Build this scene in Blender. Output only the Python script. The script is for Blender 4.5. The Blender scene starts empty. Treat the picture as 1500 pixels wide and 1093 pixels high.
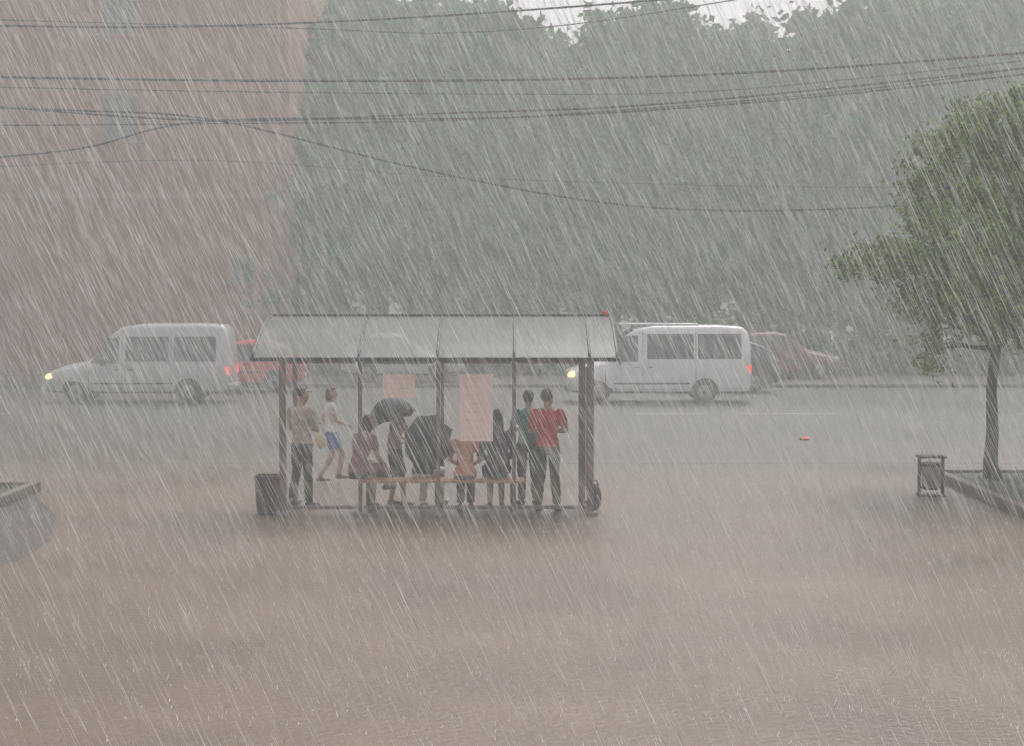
import bpy, bmesh, math, random
import numpy as np
from mathutils import Vector, Matrix, Quaternion
from mathutils import noise as mn
random.seed(7); RNG=np.random.default_rng(7)
scene=bpy.context.scene
scene.view_settings.view_transform='Standard'
try: scene.view_settings.look='None'
except Exception: pass
scene.view_settings.exposure=0
F=2500.0; CH=3.2; HOR=430.0
def WX(px,d): return (px-750)/F*d
def WZ(py,d): return CH-(py-HOR)/F*d

# ------------------------------------------------------------ materials
def mat(name,col,rough=0.6,var=0.15,scale=4.0,bump=0.0,bscale=30.0,metal=0.0,spec=0.5,emit=None,estr=0,coat=0.0,island=0.0,transl=0.0):
    m=bpy.data.materials.new(name); m.use_nodes=True
    nt=m.node_tree; b=nt.nodes['Principled BSDF']
    b.inputs['Roughness'].default_value=rough; b.inputs['Metallic'].default_value=metal
    b.inputs['Specular IOR Level'].default_value=spec
    if coat: b.inputs['Coat Weight'].default_value=coat; b.inputs['Coat Roughness'].default_value=0.1
    tc=nt.nodes.new('ShaderNodeTexCoord')
    n=nt.nodes.new('ShaderNodeTexNoise'); n.inputs['Scale'].default_value=scale; n.inputs['Detail'].default_value=4
    nt.links.new(tc.outputs['Object'],n.inputs['Vector'])
    r=nt.nodes.new('ShaderNodeMix'); r.data_type='RGBA'
    a=[max(0,c*(1-var*1.6)) for c in col]; c2=[min(1,c*(1+var*1.6)) for c in col]
    r.inputs['A'].default_value=(*a,1); r.inputs['B'].default_value=(*c2,1)
    nt.links.new(n.outputs['Fac'],r.inputs['Factor'])
    out=r.outputs['Result']
    if island:
        g=nt.nodes.new('ShaderNodeNewGeometry')
        hs=nt.nodes.new('ShaderNodeHueSaturation')
        mr=nt.nodes.new('ShaderNodeMapRange'); mr.inputs['To Min'].default_value=1-island; mr.inputs['To Max'].default_value=1+island
        nt.links.new(g.outputs['Random Per Island'],mr.inputs['Value'])
        nt.links.new(mr.outputs['Result'],hs.inputs['Value'])
        mr2=nt.nodes.new('ShaderNodeMapRange'); mr2.inputs['To Min'].default_value=0.47; mr2.inputs['To Max'].default_value=0.52
        nt.links.new(g.outputs['Random Per Island'],mr2.inputs['Value'])
        nt.links.new(mr2.outputs['Result'],hs.inputs['Hue'])
        nt.links.new(out,hs.inputs['Color']); out=hs.outputs['Color']
    nt.links.new(out,b.inputs['Base Color'])
    if bump:
        n2=nt.nodes.new('ShaderNodeTexNoise'); n2.inputs['Scale'].default_value=bscale; n2.inputs['Detail'].default_value=3
        nt.links.new(tc.outputs['Object'],n2.inputs['Vector'])
        bp=nt.nodes.new('ShaderNodeBump'); bp.inputs['Strength'].default_value=bump; bp.inputs['Distance'].default_value=0.02
        nt.links.new(n2.outputs['Fac'],bp.inputs['Height']); nt.links.new(bp.outputs['Normal'],b.inputs['Normal'])
    if emit:
        b.inputs['Emission Color'].default_value=(*emit,1); b.inputs['Emission Strength'].default_value=estr
    if transl:
        t=nt.nodes.new('ShaderNodeBsdfTranslucent'); mx=nt.nodes.new('ShaderNodeMixShader'); mx.inputs[0].default_value=transl
        nt.links.new(out,t.inputs['Color'])
        o=nt.nodes['Material Output']
        nt.links.new(b.outputs[0],mx.inputs[1]); nt.links.new(t.outputs[0],mx.inputs[2]); nt.links.new(mx.outputs[0],o.inputs['Surface'])
    return m
def glassy(name,trans,col,diff=0.5,rough=0.15):
    m=bpy.data.materials.new(name); m.use_nodes=True; nt=m.node_tree
    b=nt.nodes['Principled BSDF']; b.inputs['Base Color'].default_value=(*col,1); b.inputs['Roughness'].default_value=rough
    tr=nt.nodes.new('ShaderNodeBsdfTransparent'); tr.inputs[0].default_value=(0.97,0.98,0.97,1)
    tl=nt.nodes.new('ShaderNodeBsdfTranslucent'); tl.inputs[0].default_value=(*col,1)
    m1=nt.nodes.new('ShaderNodeMixShader'); m1.inputs[0].default_value=diff
    m2=nt.nodes.new('ShaderNodeMixShader')
    n=nt.nodes.new('ShaderNodeTexNoise'); n.inputs['Scale'].default_value=3; n.inputs['Detail'].default_value=5
    tc=nt.nodes.new('ShaderNodeTexCoord'); nt.links.new(tc.outputs['Object'],n.inputs['Vector'])
    mr=nt.nodes.new('ShaderNodeMapRange'); mr.inputs['To Min'].default_value=trans-0.08; mr.inputs['To Max'].default_value=trans+0.08
    nt.links.new(n.outputs['Fac'],mr.inputs['Value']); nt.links.new(mr.outputs['Result'],m2.inputs[0])
    nt.links.new(b.outputs[0],m1.inputs[1]); nt.links.new(tl.outputs[0],m1.inputs[2])
    nt.links.new(m1.outputs[0],m2.inputs[1]); nt.links.new(tr.outputs[0],m2.inputs[2])
    nt.links.new(m2.outputs[0],nt.nodes['Material Output'].inputs['Surface'])
    return m

# ------------------------------------------------------------ mesh helpers
def link(o,parent=None):
    scene.collection.objects.link(o)
    if parent is not None: o.parent=parent
    return o
def empty(name,loc=(0,0,0),rot=0):
    e=bpy.data.objects.new(name,None); e.location=loc; e.rotation_euler=(0,0,rot); e.empty_display_size=0.3
    return link(e)
def obj(name,bm,mats,parent=None,smooth=False,loc=None):
    me=bpy.data.meshes.new(name); bm.normal_update(); bm.to_mesh(me); bm.free()
    for m in (mats if isinstance(mats,(list,tuple)) else [mats]): me.materials.append(m)
    if smooth: me.polygons.foreach_set('use_smooth',[True]*len(me.polygons))
    o=bpy.data.objects.new(name,me)
    if loc is not None: o.location=loc
    return link(o,parent)
def add_box(bm,c,s,mi=0,bev=0.0,rot=None):
    r=bmesh.ops.create_cube(bm,size=1.0)
    M=Matrix.Translation(c)@(rot.to_4x4() if rot is not None else Matrix.Identity(4))@Matrix.Diagonal((*s,1))
    bmesh.ops.transform(bm,matrix=M,verts=r['verts'])
    fs=set(f for v in r['verts'] for f in v.link_faces)
    for f in fs: f.material_index=mi
    if bev:
        es=set(e for f in fs for e in f.edges)
        rr=bmesh.ops.bevel(bm,geom=list(es),offset=bev,segments=2,affect='EDGES',profile=0.5)
        for f in rr['faces']: f.material_index=mi
def box(name,c,s,m,parent=None,bev=0.008):
    bm=bmesh.new(); add_box(bm,c,s,0,bev); return obj(name,bm,m,parent)
def frame_of(d):
    d=d.normalized(); u=Vector((0,0,1)) if abs(d.z)<0.9 else Vector((0,1,0))
    a=d.cross(u).normalized(); b=a.cross(d).normalized(); return a,b
def add_tube(bm,pts,rad,n=10,mi=0,cap=True,fr=None):
    pts=[Vector(p) for p in pts]; rings=[]
    for i,p in enumerate(pts):
        d=(pts[min(i+1,len(pts)-1)]-pts[max(i-1,0)])
        a,b=frame_of(d) if fr is None else fr
        r=rad[i] if isinstance(rad,(list,tuple)) else rad
        ra,rb=(r if isinstance(r,(list,tuple)) else (r,r))
        rings.append([bm.verts.new(p+a*ra*math.cos(t*2*math.pi/n)+b*rb*math.sin(t*2*math.pi/n)) for t in range(n)])
    for i in range(len(rings)-1):
        for k in range(n):
            f=bm.faces.new((rings[i][k],rings[i][(k+1)%n],rings[i+1][(k+1)%n],rings[i+1][k])); f.material_index=mi
    if cap:
        f=bm.faces.new(rings[0][::-1]); f.material_index=mi
        f=bm.faces.new(rings[-1]); f.material_index=mi
def add_ell(bm,c,s,mi=0,rot=None,seg=14,rg=10):
    r=bmesh.ops.create_uvsphere(bm,u_segments=seg,v_segments=rg,radius=1.0)
    M=Matrix.Translation(c)@(rot.to_4x4() if rot is not None else Matrix.Identity(4))@Matrix.Diagonal((*s,1))
    bmesh.ops.transform(bm,matrix=M,verts=r['verts'])
    for f in set(f for v in r['verts'] for f in v.link_faces): f.material_index=mi
def tube(name,pts,rad,m,parent=None,n=10,smooth=True):
    bm=bmesh.new(); add_tube(bm,pts,rad,n); return obj(name,bm,m,parent,smooth)
def mesh_np(name,v,f,m,parent=None):
    me=bpy.data.meshes.new(name)
    k=f.shape[1]
    me.vertices.add(len(v)); me.vertices.foreach_set('co',v.astype(np.float32).ravel())
    me.loops.add(f.size); me.loops.foreach_set('vertex_index',f.astype(np.int32).ravel())
    me.polygons.add(len(f)); me.polygons.foreach_set('loop_start',np.arange(0,f.size,k,dtype=np.int32))
    me.update(calc_edges=True); me.validate()
    me.materials.append(m)
    o=bpy.data.objects.new(name,me); return link(o,parent)
def sheet(name,poly,z,m,parent=None):
    bm=bmesh.new(); bm.faces.new([bm.verts.new((x,y,z)) for x,y in poly]); return obj(name,bm,m,parent)

# ------------------------------------------------------------ ground materials
def ground_mat(name,c1,c2,scale,rough=(0.2,0.55),bump=0.3,tile=None,mud=None):
    m=bpy.data.materials.new(name); m.use_nodes=True; nt=m.node_tree; b=nt.nodes['Principled BSDF']
    tc=nt.nodes.new('ShaderNodeTexCoord')
    n=nt.nodes.new('ShaderNodeTexNoise'); n.inputs['Scale'].default_value=scale; n.inputs['Detail'].default_value=7; n.inputs['Roughness'].default_value=0.65
    nt.links.new(tc.outputs['Object'],n.inputs['Vector'])
    cr=nt.nodes.new('ShaderNodeValToRGB'); cr.color_ramp.elements[0].position=0.30; cr.color_ramp.elements[1].position=0.72
    cr.color_ramp.elements[0].color=(*c1,1); cr.color_ramp.elements[1].color=(*c2,1)
    nt.links.new(n.outputs['Fac'],cr.inputs[0]); out=cr.outputs[0]
    if tile:
        br=nt.nodes.new('ShaderNodeTexBrick'); br.inputs['Scale'].default_value=tile
        br.inputs['Color1'].default_value=(1,1,1,1); br.inputs['Color2'].default_value=(0.92,0.92,0.92,1); br.inputs['Mortar'].default_value=(0.8,0.8,0.8,1)
        br.inputs['Mortar Size'].default_value=0.012; br.offset=0.5
        nt.links.new(tc.outputs['Object'],br.inputs['Vector'])
        mx=nt.nodes.new('ShaderNodeMix'); mx.data_type='RGBA'; mx.blend_type='MULTIPLY'; mx.inputs['Factor'].default_value=0.4
        nt.links.new(out,mx.inputs['A']); nt.links.new(br.outputs['Color'],mx.inputs['B']); out=mx.outputs['Result']
    if mud: # silt carried by the running water: (y_start, y_end, colour, amount at end)
        sp=nt.nodes.new('ShaderNodeSeparateXYZ'); nt.links.new(tc.outputs['Object'],sp.inputs[0])
        nm=nt.nodes.new('ShaderNodeTexNoise'); nm.inputs['Scale'].default_value=0.25; nm.inputs['Detail'].default_value=4; nt.links.new(tc.outputs['Object'],nm.inputs['Vector'])
        ma=nt.nodes.new('ShaderNodeMath'); ma.operation='MULTIPLY_ADD'; ma.inputs[1].default_value=5.0; nt.links.new(nm.outputs['Fac'],ma.inputs[0]); nt.links.new(sp.outputs['Y'],ma.inputs[2])
        mr0=nt.nodes.new('ShaderNodeMapRange'); mr0.interpolation_type='SMOOTHSTEP'
        mr0.inputs['From Min'].default_value=mud[0]+2.5; mr0.inputs['From Max'].default_value=mud[1]+2.5; mr0.inputs['To Min'].default_value=0; mr0.inputs['To Max'].default_value=mud[3]
        nt.links.new(ma.outputs[0],mr0.inputs['Value'])
        mm_=nt.nodes.new('ShaderNodeMix'); mm_.data_type='RGBA'; mm_.inputs['B'].default_value=(*mud[2],1)
        nt.links.new(mr0.outputs['Result'],mm_.inputs['Factor']); nt.links.new(out,mm_.inputs['A']); out=mm_.outputs['Result']
    nt.links.new(out,b.inputs['Base Color'])
    n3=nt.nodes.new('ShaderNodeTexNoise'); n3.inputs['Scale'].default_value=scale*0.8; n3.inputs['Detail'].default_value=3
    nt.links.new(tc.outputs['Object'],n3.inputs['Vector'])
    mr=nt.nodes.new('ShaderNodeMapRange'); mr.inputs['From Min'].default_value=0.3; mr.inputs['From Max'].default_value=0.7
    mr.inputs['To Min'].default_value=rough[0]; mr.inputs['To Max'].default_value=rough[1]
    nt.links.new(n3.outputs['Fac'],mr.inputs['Value']); nt.links.new(mr.outputs['Result'],b.inputs['Roughness'])
    n2=nt.nodes.new('ShaderNodeTexNoise'); n2.inputs['Scale'].default_value=14; n2.inputs['Detail'].default_value=4
    nt.links.new(tc.outputs['Object'],n2.inputs['Vector'])
    bp=nt.nodes.new('ShaderNodeBump'); bp.inputs['Strength'].default_value=bump; bp.inputs['Distance'].default_value=0.03
    nt.links.new(n2.outputs['Fac'],bp.inputs['Height']); nt.links.new(bp.outputs['Normal'],b.inputs['Normal'])
    return m
M_plaza=ground_mat('wet_paving',(0.105,0.068,0.045),(0.195,0.130,0.086),0.3,(0.34,0.52),0.55,tile=1.6,mud=(27.0,33.0,(0.115,0.097,0.073),0.75))
M_fpav=ground_mat('far_paving',(0.07,0.06,0.05),(0.12,0.10,0.08),0.35,(0.4,0.6),0.6)
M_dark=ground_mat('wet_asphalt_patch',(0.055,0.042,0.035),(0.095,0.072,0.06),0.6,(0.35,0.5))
M_road=ground_mat('wet_asphalt',(0.075,0.074,0.060),(0.115,0.110,0.090),0.15,(0.34,0.5),0.5,mud=(41.0,32.0,(0.125,0.098,0.070),0.9))
M_soil=ground_mat('soil',(0.03,0.03,0.015),(0.07,0.075,0.03),1.5,(0.6,0.9),0.8)
M_field=ground_mat('far_ground',(0.04,0.05,0.025),(0.07,0.08,0.045),0.1,(0.6,0.9),0.6)
M_kerb=mat('kerb_stone',(0.14,0.112,0.085),0.6,0.25,3,0.5,25)
M_white=mat('worn_road_paint',(0.42,0.41,0.38),0.4,0.35,3)

sheet('ground',[(-1500,-200),(1500,-200),(1500,3000),(-1500,3000)],-0.14,M_field)
sheet('road',[(-200,32.2),(200,32.2),(200,60.0),(-200,60.0)],-0.12,M_road)
bm=bmesh.new(); add_box(bm,(0,11.0,-0.1),(240,42.0,0.2)); o=obj('plaza_pavement',bm,M_plaza)
bm=bmesh.new(); add_box(bm,(0,32.1,-0.085),(240,0.18,0.17),0,0.02); obj('kerb',bm,M_kerb)
bm=bmesh.new(); add_box(bm,(0,60.1,-0.085),(240,0.18,0.19),0,0.015); obj('kerb',bm,M_kerb)
bm=bmesh.new(); add_box(bm,(0,63.2,-0.09),(240,6.0,0.18)); obj('far_pavement',bm,M_fpav)
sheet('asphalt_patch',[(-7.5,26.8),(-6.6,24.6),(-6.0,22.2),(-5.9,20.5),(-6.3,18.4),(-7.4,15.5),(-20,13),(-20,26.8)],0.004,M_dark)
rm=empty('road_markings')
for x0,x1 in [(-26,-22),(-18,-14),(3.4,5.4),(6.3,9.0),(14,18),(22,26)]:
    sheet('dash',[(x0,46.9),(x1,46.9),(x1,47.2),(x0,47.2)],-0.116,M_white,rm)

M_leafd=mat('grass_blades',(0.06,0.09,0.025),0.6,0.3,2,island=0.4)
def planter(x0,x1,y0,y1):
    e=empty('planter_bed')
    w=0.16;h=0.17
    for nm,c,s in [('kerb_near',((x0+x1)/2,y0+w/2,h/2),(x1-x0,w,h)),('kerb_far',((x0+x1)/2,y1-w/2,h/2),(x1-x0,w,h)),
                   ('kerb_left',(x0+w/2,(y0+y1)/2,h/2-0.002),(w,y1-y0-2*w-0.004,h)),('kerb_right',(x1-w/2,(y0+y1)/2,h/2-0.002),(w,y1-y0-2*w-0.004,h))]:
        box(nm,c,s,M_kerb,e,0.02)
    box('soil',((x0+x1)/2,(y0+y1)/2,0.06),(x1-x0-2*w-0.004,y1-y0-2*w-0.004,0.12),M_soil,e,0.0)
    n=2500
    P=np.stack([RNG.uniform(x0+w,x1-w,n),RNG.uniform(y0+w,y1-w,n),np.full(n,0.12)],1)
    ang=RNG.uniform(0,6.28,n); L=RNG.uniform(0.03,0.10,n)
    a=np.stack([np.cos(ang)*0.008,np.sin(ang)*0.008,np.zeros(n)],1)
    t=P+np.stack([RNG.normal(0,0.02,n),RNG.normal(0,0.02,n),L],1)
    v=np.stack([P-a,P+a,t],1).reshape(-1,3); f=np.arange(3*n).reshape(-1,3)
    mesh_np('grass',v,f,M_leafd,e)
planter(7.25,16,19.0,29.4)
planter(-18,-7.62,25.0,27.5)

# ------------------------------------------------------------ building
M_brick=bpy.data.materials.new('brick_wall'); M_brick.use_nodes=True
nt=M_brick.node_tree; b=nt.nodes['Principled BSDF']; b.inputs['Roughness'].default_value=0.8
tc=nt.nodes.new('ShaderNodeTexCoord'); mp=nt.nodes.new('ShaderNodeMapping'); mp.inputs['Rotation'].default_value=(math.radians(90),0,0)
nt.links.new(tc.outputs['Object'],mp.inputs['Vector'])
br=nt.nodes.new('ShaderNodeTexBrick'); br.inputs['Scale'].default_value=3.0
br.inputs['Color1'].default_value=(0.46,0.16,0.08,1); br.inputs['Color2'].default_value=(0.38,0.13,0.065,1); br.inputs['Mortar'].default_value=(0.44,0.24,0.16,1)
nt.links.new(mp.outputs[0],br.inputs['Vector'])
nn=nt.nodes.new('ShaderNodeTexNoise'); nn.inputs['Scale'].default_value=0.3; nn.inputs['Detail'].default_value=6; nt.links.new(tc.outputs['Object'],nn.inputs['Vector'])
mx=nt.nodes.new('ShaderNodeMix'); mx.data_type='RGBA'; mx.blend_type='MULTIPLY'; mx.inputs['Factor'].default_value=0.5
nt.links.new(br.outputs['Color'],mx.inputs['A']); nt.links.new(nn.outputs['Fac'],mx.inputs['B']); nt.links.new(mx.outputs['Result'],b.inputs['Base Color'])
M_frame=mat('window_frame',(0.26,0.24,0.22),0.5)
M_pane=mat('window_pane',(0.12,0.15,0.14),0.3,0.2,1)
M_band=mat('concrete_band',(0.38,0.20,0.14),0.7,0.2,2)
bld=empty('brick_apartment_building')
BX0,BX1,BY0,BY1,BH=-48.0,-9.1,70.0,84.0,24.0
wins=[]
for cx in (-44,-38,-30,-23,-16.0):
    for cz in ((2.15,6.1,10.35,14.65,18.9) if cx<-17 else (10.35,14.65,18.9)): wins.append((cx,cz,1.55,1.85))
wins.append((-11.1,4.2,1.1,1.1))
xs=sorted(set([BX0,BX1]+[round(c-w/2,3) for c,z,w,h in wins]+[round(c+w/2,3) for c,z,w,h in wins]))
zs=sorted(set([-0.2,BH]+[round(z-h/2,3) for c,z,w,h in wins]+[round(z+h/2,3) for c,z,w,h in wins]))
bm=bmesh.new(); vc={}
def V(x,y,z):
    k=(round(x,3),round(y,3),round(z,3))
    if k not in vc: vc[k]=bm.verts.new(k)
    return vc[k]
def inwin(x,z): return any(abs(x-c)<w/2 and abs(z-cz)<h/2 for c,cz,w,h in wins)
for i in range(len(xs)-1):
    for j in range(len(zs)-1):
        if not inwin((xs[i]+xs[i+1])/2,(zs[j]+zs[j+1])/2):
            bm.faces.new((V(xs[i],BY0,zs[j]),V(xs[i+1],BY0,zs[j]),V(xs[i+1],BY0,zs[j+1]),V(xs[i],BY0,zs[j+1])))
for c,z,w,h in wins:
    x0,x1,z0,z1=c-w/2,c+w/2,z-h/2,z+h/2; d=0.22
    for (p,q) in [((x0,z0),(x1,z0)),((x1,z0),(x1,z1)),((x1,z1),(x0,z1)),((x0,z1),(x0,z0))]:
        bm.faces.new((V(p[0],BY0,p[1]),V(q[0],BY0,q[1]),V(q[0],BY0+d,q[1]),V(p[0],BY0+d,p[1])))
for (p,q) in [((BX1,BY0),(BX1,BY1)),((BX1,BY1),(BX0,BY1)),((BX0,BY1),(BX0,BY0))]:
    bm.faces.new([bm.verts.new(a) for a in ((p[0],p[1],-0.2),(q[0],q[1],-0.2),(q[0],q[1],BH),(p[0],p[1],BH))])
obj('walls',bm,M_brick,bld)
bm=bmesh.new(); add_box(bm,((BX0+BX1)/2,(BY0+BY1)/2,BH+0.2),(BX1-BX0+0.6,BY1-BY0+0.6,0.4)); obj('roof',bm,M_band,bld)
bm=bmesh.new(); bm2=bmesh.new(); bm3=bmesh.new()
for c,z,w,h in wins:
    add_box(bm,(c,BY0+0.2,z),(w,0.02,h))
    for dx in (-w/2+0.05,0.1*w,w/2-0.05): add_box(bm2,(c+dx,BY0+0.165,z),(0.09,0.05,h))
    for dz in (-h/2+0.05,h/2-0.05): add_box(bm2,(c,BY0+0.162,z+dz),(w-0.2,0.045,0.09))
    add_box(bm3,(c,BY0-0.06,z-h/2-0.05),(w+0.3,0.16,0.07))
obj('window_glass',bm,M_pane,bld); obj('window_frames',bm2,M_frame,bld); 
for z in (7.2,16.8): add_box(bm3,((BX0+BX1)/2,BY0-0.03,z),(BX1-BX0+0.1,0.08,0.22))
obj('sills_and_bands',bm3,M_band,bld)
tube('drainpipe',[(-9.5,69.88,0),(-9.5,69.88,24)],0.07,M_band,bld)

# ------------------------------------------------------------ foliage
M_bark=mat('bark',(0.055,0.04,0.03),0.7,0.4,8,0.8,30)
M_leaf=mat('leaves',(0.15,0.235,0.015),0.6,0.35,1.2,island=0.7,spec=0.15)
M_leaf2=mat('distant_leaves',(0.018,0.155,0.032),0.7,0.5,0.25,island=0.4,spec=0.1)
def leaves(clumps,n,size,sub,subr,seed,droop=0.3):
    R=np.random.default_rng(seed)
    C=np.array(clumps,float); vol=(C[:,3]*C[:,4]*C[:,5])**0.85; p=vol/vol.sum()
    idx=R.choice(len(C),sub,p=p)
    d=R.normal(size=(sub,3)); d/=np.linalg.norm(d,axis=1)[:,None]
    r=R.uniform(0.15,1.0,sub)**0.5*R.uniform(0.85,1.18,sub)
    S=C[idx,:3]+d*r[:,None]*C[idx,3:6]
    k=R.integers(0,sub,n)
    sr=R.uniform(0.5,1.5,sub)*subr
    off=R.normal(size=(n,3))*np.array([1,1,0.8])
    P=S[k]+off*sr[k][:,None]*0.6
    a=R.normal(size=(n,3)); a[:,2]-=droop; a/=np.linalg.norm(a,axis=1)[:,None]
    b=np.cross(a,R.normal(size=(n,3))); b/=np.linalg.norm(b,axis=1)[:,None]
    s=(R.uniform(0.6,1.3,n)*size)[:,None]
    v=np.stack([P-a*s*0.5,P+b*s*0.28,P+a*s*0.5,P-b*s*0.28],1).reshape(-1,3)
    return v,np.arange(4*n).reshape(-1,4)
def limb(bm,p0,p1,r0,r1,seed,n=6):
    R=random.Random(seed); p0=Vector(p0);p1=Vector(p1); L=(p1-p0).length
    pts=[];rs=[]
    for i in range(n+1):
        t=i/n; q=p0.lerp(p1,t)+Vector((R.uniform(-1,1),R.uniform(-1,1),R.uniform(-1,1)))*L*0.035*(0 if i in(0,n) else 1)+Vector((0,0,math.sin(t*math.pi)*L*0.06))
        pts.append(q); rs.append(r0+(r1-r0)*t)
    add_tube(bm,pts,rs,8)
    return pts
T=empty('street_tree'); TD=28.4; tx=WX(1455,TD)
def cl(px,py,rx,rz,d=TD,ry=None):
    s=d/F; return (WX(px,d),d,WZ(py,d),rx*s,(ry or rx)*s,rz*s)
cls=[cl(1470,180,80,48),cl(1400,220,58,60,TD-0.5),cl(1352,285,50,62,TD+0.4),cl(1500,270,110,80),cl(1300,375,64,30,TD-0.3,40),cl(1245,396,32,18,TD-0.4,30),cl(1345,400,62,58),
     cl(1430,340,75,70,TD-1.0),cl(1375,468,55,52,TD+0.2),cl(1430,435,62,58,TD-0.8),cl(1500,390,90,70,TD-0.4),cl(1560,300,110,110),cl(1580,420,90,90),cl(1485,480,44,34,TD-0.5),cl(1358,520,28,28),cl(1550,165,95,60),
     cl(1450,300,90,90,TD+1.3),cl(1500,380,100,80,TD+1.4),cl(1620,350,70,90),cl(1600,220,80,80),cl(1400,330,60,70,TD+1)]
v,f=leaves(cls,66000,0.10,1500,0.18,3,0.6); mesh_np('crown',v,f,M_leaf,T)
bm=bmesh.new()
tr=[(tx+0.02,TD,0.08),(tx-0.02,TD,0.35),(tx+0.01,TD,0.9),(tx-0.02,TD,1.6),(tx+0.05,TD,2.3),(tx+0.08,TD,3.0),(tx+0.2,TD,4.0),(tx+0.35,TD,5.3)]
add_tube(bm,tr,[0.17,0.125,0.105,0.09,0.085,0.075,0.05,0.02],10)
for i,c in enumerate(cls):
    st=tr[4 if c[2]<3.6 else 5 if c[2]<4.6 else 6]
    pts=limb(bm,st,c[:3],0.045,0.012,i)
    for j in range(4):
        R=random.Random(i*9+j); q=pts[R.randint(2,6)]
        e=(c[0]+R.uniform(-1,1)*c[3],c[1]+R.uniform(-1,1)*c[4],c[2]+R.uniform(-1,1)*c[5]); limb(bm,q,e,0.014,0.004,i*31+j,4)
obj('trunk_and_limbs',bm,M_bark,T,True)

DT=empty('distant_trees')
variants=[]
for s in range(4):
    R=random.Random(s+20); cs=[]
    for i in range(17):
        a=R.uniform(0,6.28); h=R.uniform(0.15,1.0); w=math.sin(min(1,h*1.05)*math.pi*0.85+0.25)
        rr=R.uniform(0.3,1.0)*3.6*max(0.25,w)
        cs.append((math.cos(a)*rr,math.sin(a)*rr,2.2+h*11.5,R.uniform(1.1,2.1),R.uniform(1.1,2.1),R.uniform(0.9,1.6)))
    cs.append((0,0,13.5,1.3,1.3,1.6)); cs.append((0,0,9,2.3,2.3,3))
    v,f=leaves(cs,10000,0.44,380,0.55,s+50)
    variants.append((v,f,cs))
vm=[]
for s,(v,f,cs) in enumerate(variants):
    o=mesh_np('crown',v,f,M_leaf2,DT)
    bm=bmesh.new(); add_tube(bm,[(0,0,-0.2),(0.1,0,3),(0,0.1,8),(0,0,13)],[0.32,0.25,0.16,0.05],8)
    for i,c in enumerate(cs): limb(bm,(0,0,3+c[2]*0.3),c[:3],0.1,0.03,i,4)
    t=obj('trunk',bm,M_bark,DT,True)
    vm.append((o,t))
def place(k,x,y,sc,rz):
    for o in vm[k]:
        n=bpy.data.objects.new(o.name.split('.')[0],o.data); n.location=(x,y,-0.14); n.scale=(sc*1.05,sc*1.05,sc); n.rotation_euler=(0,0,rz); link(n,DT)
R=random.Random(5)
rows=[(470,78,10),(560,84,-20),(640,76,30),(720,82,0),(800,90,60),(880,80,40),(960,84,-10),(1040,88,40),(1120,78,50),(1190,90,20),(1270,82,-10),(1350,78,0),(1430,86,-20),(1520,80,0),(1600,84,-30),(1700,80,-10),(390,92,0),
 (500,98,-30),(660,100,-20),(800,101,45),(900,100,20),(1090,101,30),(1330,100,-50),(1480,100,-60),(600,95,10),
 (430,72,200),(540,71,210),(700,72,170),(850,71,220),(940,73,170),(1090,71,200),(1230,72,160),(1400,71,170),(1550,72,120),(1000,71,300),(620,72,300),(780,73,280),(1310,71,290),(1160,72,300)]
for i,(px,d,py) in enumerate(rows):
    h=WZ(py,d)+0.14; place(i%4,WX(px,d),d,h/14.9,R.uniform(0,6.28))
for i in range(14):
    place(i%4,R.choice([-1,1])*R.uniform(36,75)+4,R.uniform(85,105),R.uniform(0.9,1.3),R.uniform(0,6))
for i,(o,t) in enumerate(vm):
    for q in (o,t): q.location=(32+i*9,84,-0.14)
cs=[(x,68+random.uniform(-0.6,1.5),random.uniform(0.4,1.5),1.5,1.0,random.uniform(0.8,1.3)) for x in np.arange(-8,45,1.1)]
v,f=leaves(cs,22000,0.30,1200,0.35,99); mesh_np('hedge',v,f,M_leaf2)
cs=[(x,105+random.uniform(-1,1.5),random.uniform(1.5,6.5),2.2,1.5,random.uniform(1.8,2.6)) for x in np.arange(-30,60,1.3)]
v,f=leaves(cs,20000,0.60,1400,0.7,98); mesh_np('undergrowth',v,f,M_leaf2,DT)

# ------------------------------------------------------------ wires
M_wire=mat('wire',(0.03,0.03,0.03),0.5)
def wire(pts,d,r=0.014):
    P=[Vector((WX(px,d),d,WZ(py,d))) for px,py in pts]
    a=P[0]+(P[0]-P[1])*0.6; z=P[-1]+(P[-1]-P[-2])*0.6
    Q=[a]+P+[z]; out=[]
    for i in range(1,len(Q)-2):
        for t in np.linspace(0,1,9)[:-1]:
            p0,p1,p2,p3=Q[i-1],Q[i],Q[i+1],Q[i+2]
            out.append(0.5*((2*p1)+(-p0+p2)*t+(2*p0-5*p1+4*p2-p3)*t*t+(-p0+3*p1-3*p2+p3)*t**3))
    out.append(P[-1]); out=[a]+out+[z]
    add_tube(bmw,out,r*1.5,6)
bmw=bmesh.new()
W=[([(-100,40),(250,43),(600,30),(1020,0),(1200,-20)],36,.015),([(-100,114),(400,121),(850,118),(1200,103),(1600,72)],36.5,.018),
([(-100,150),(300,178),(650,168),(1000,152),(1600,92)],37,.015),([(-100,240),(120,219),(310,179),(750,174),(1150,148),(1600,100)],37.5,.015),
([(-100,158),(120,164),(320,178),(600,245),(850,293),(1050,309),(1300,303),(1600,280)],37.8,.016),([(-100,186),(300,183),(700,176),(1200,140),(1600,88)],39,.012),
([(-100,30),(430,45),(650,52),(850,38),(1100,0)],42,.011),([(-100,128),(300,136),(700,140),(1000,138),(1250,118),(1600,80)],40,.010),([(-100,250),(300,236),(700,262),(1300,275),(1600,250)],48,.010)]
for p,d,r in W: wire(p,d,r)
obj('overhead_wires',bmw,M_wire)

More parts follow.
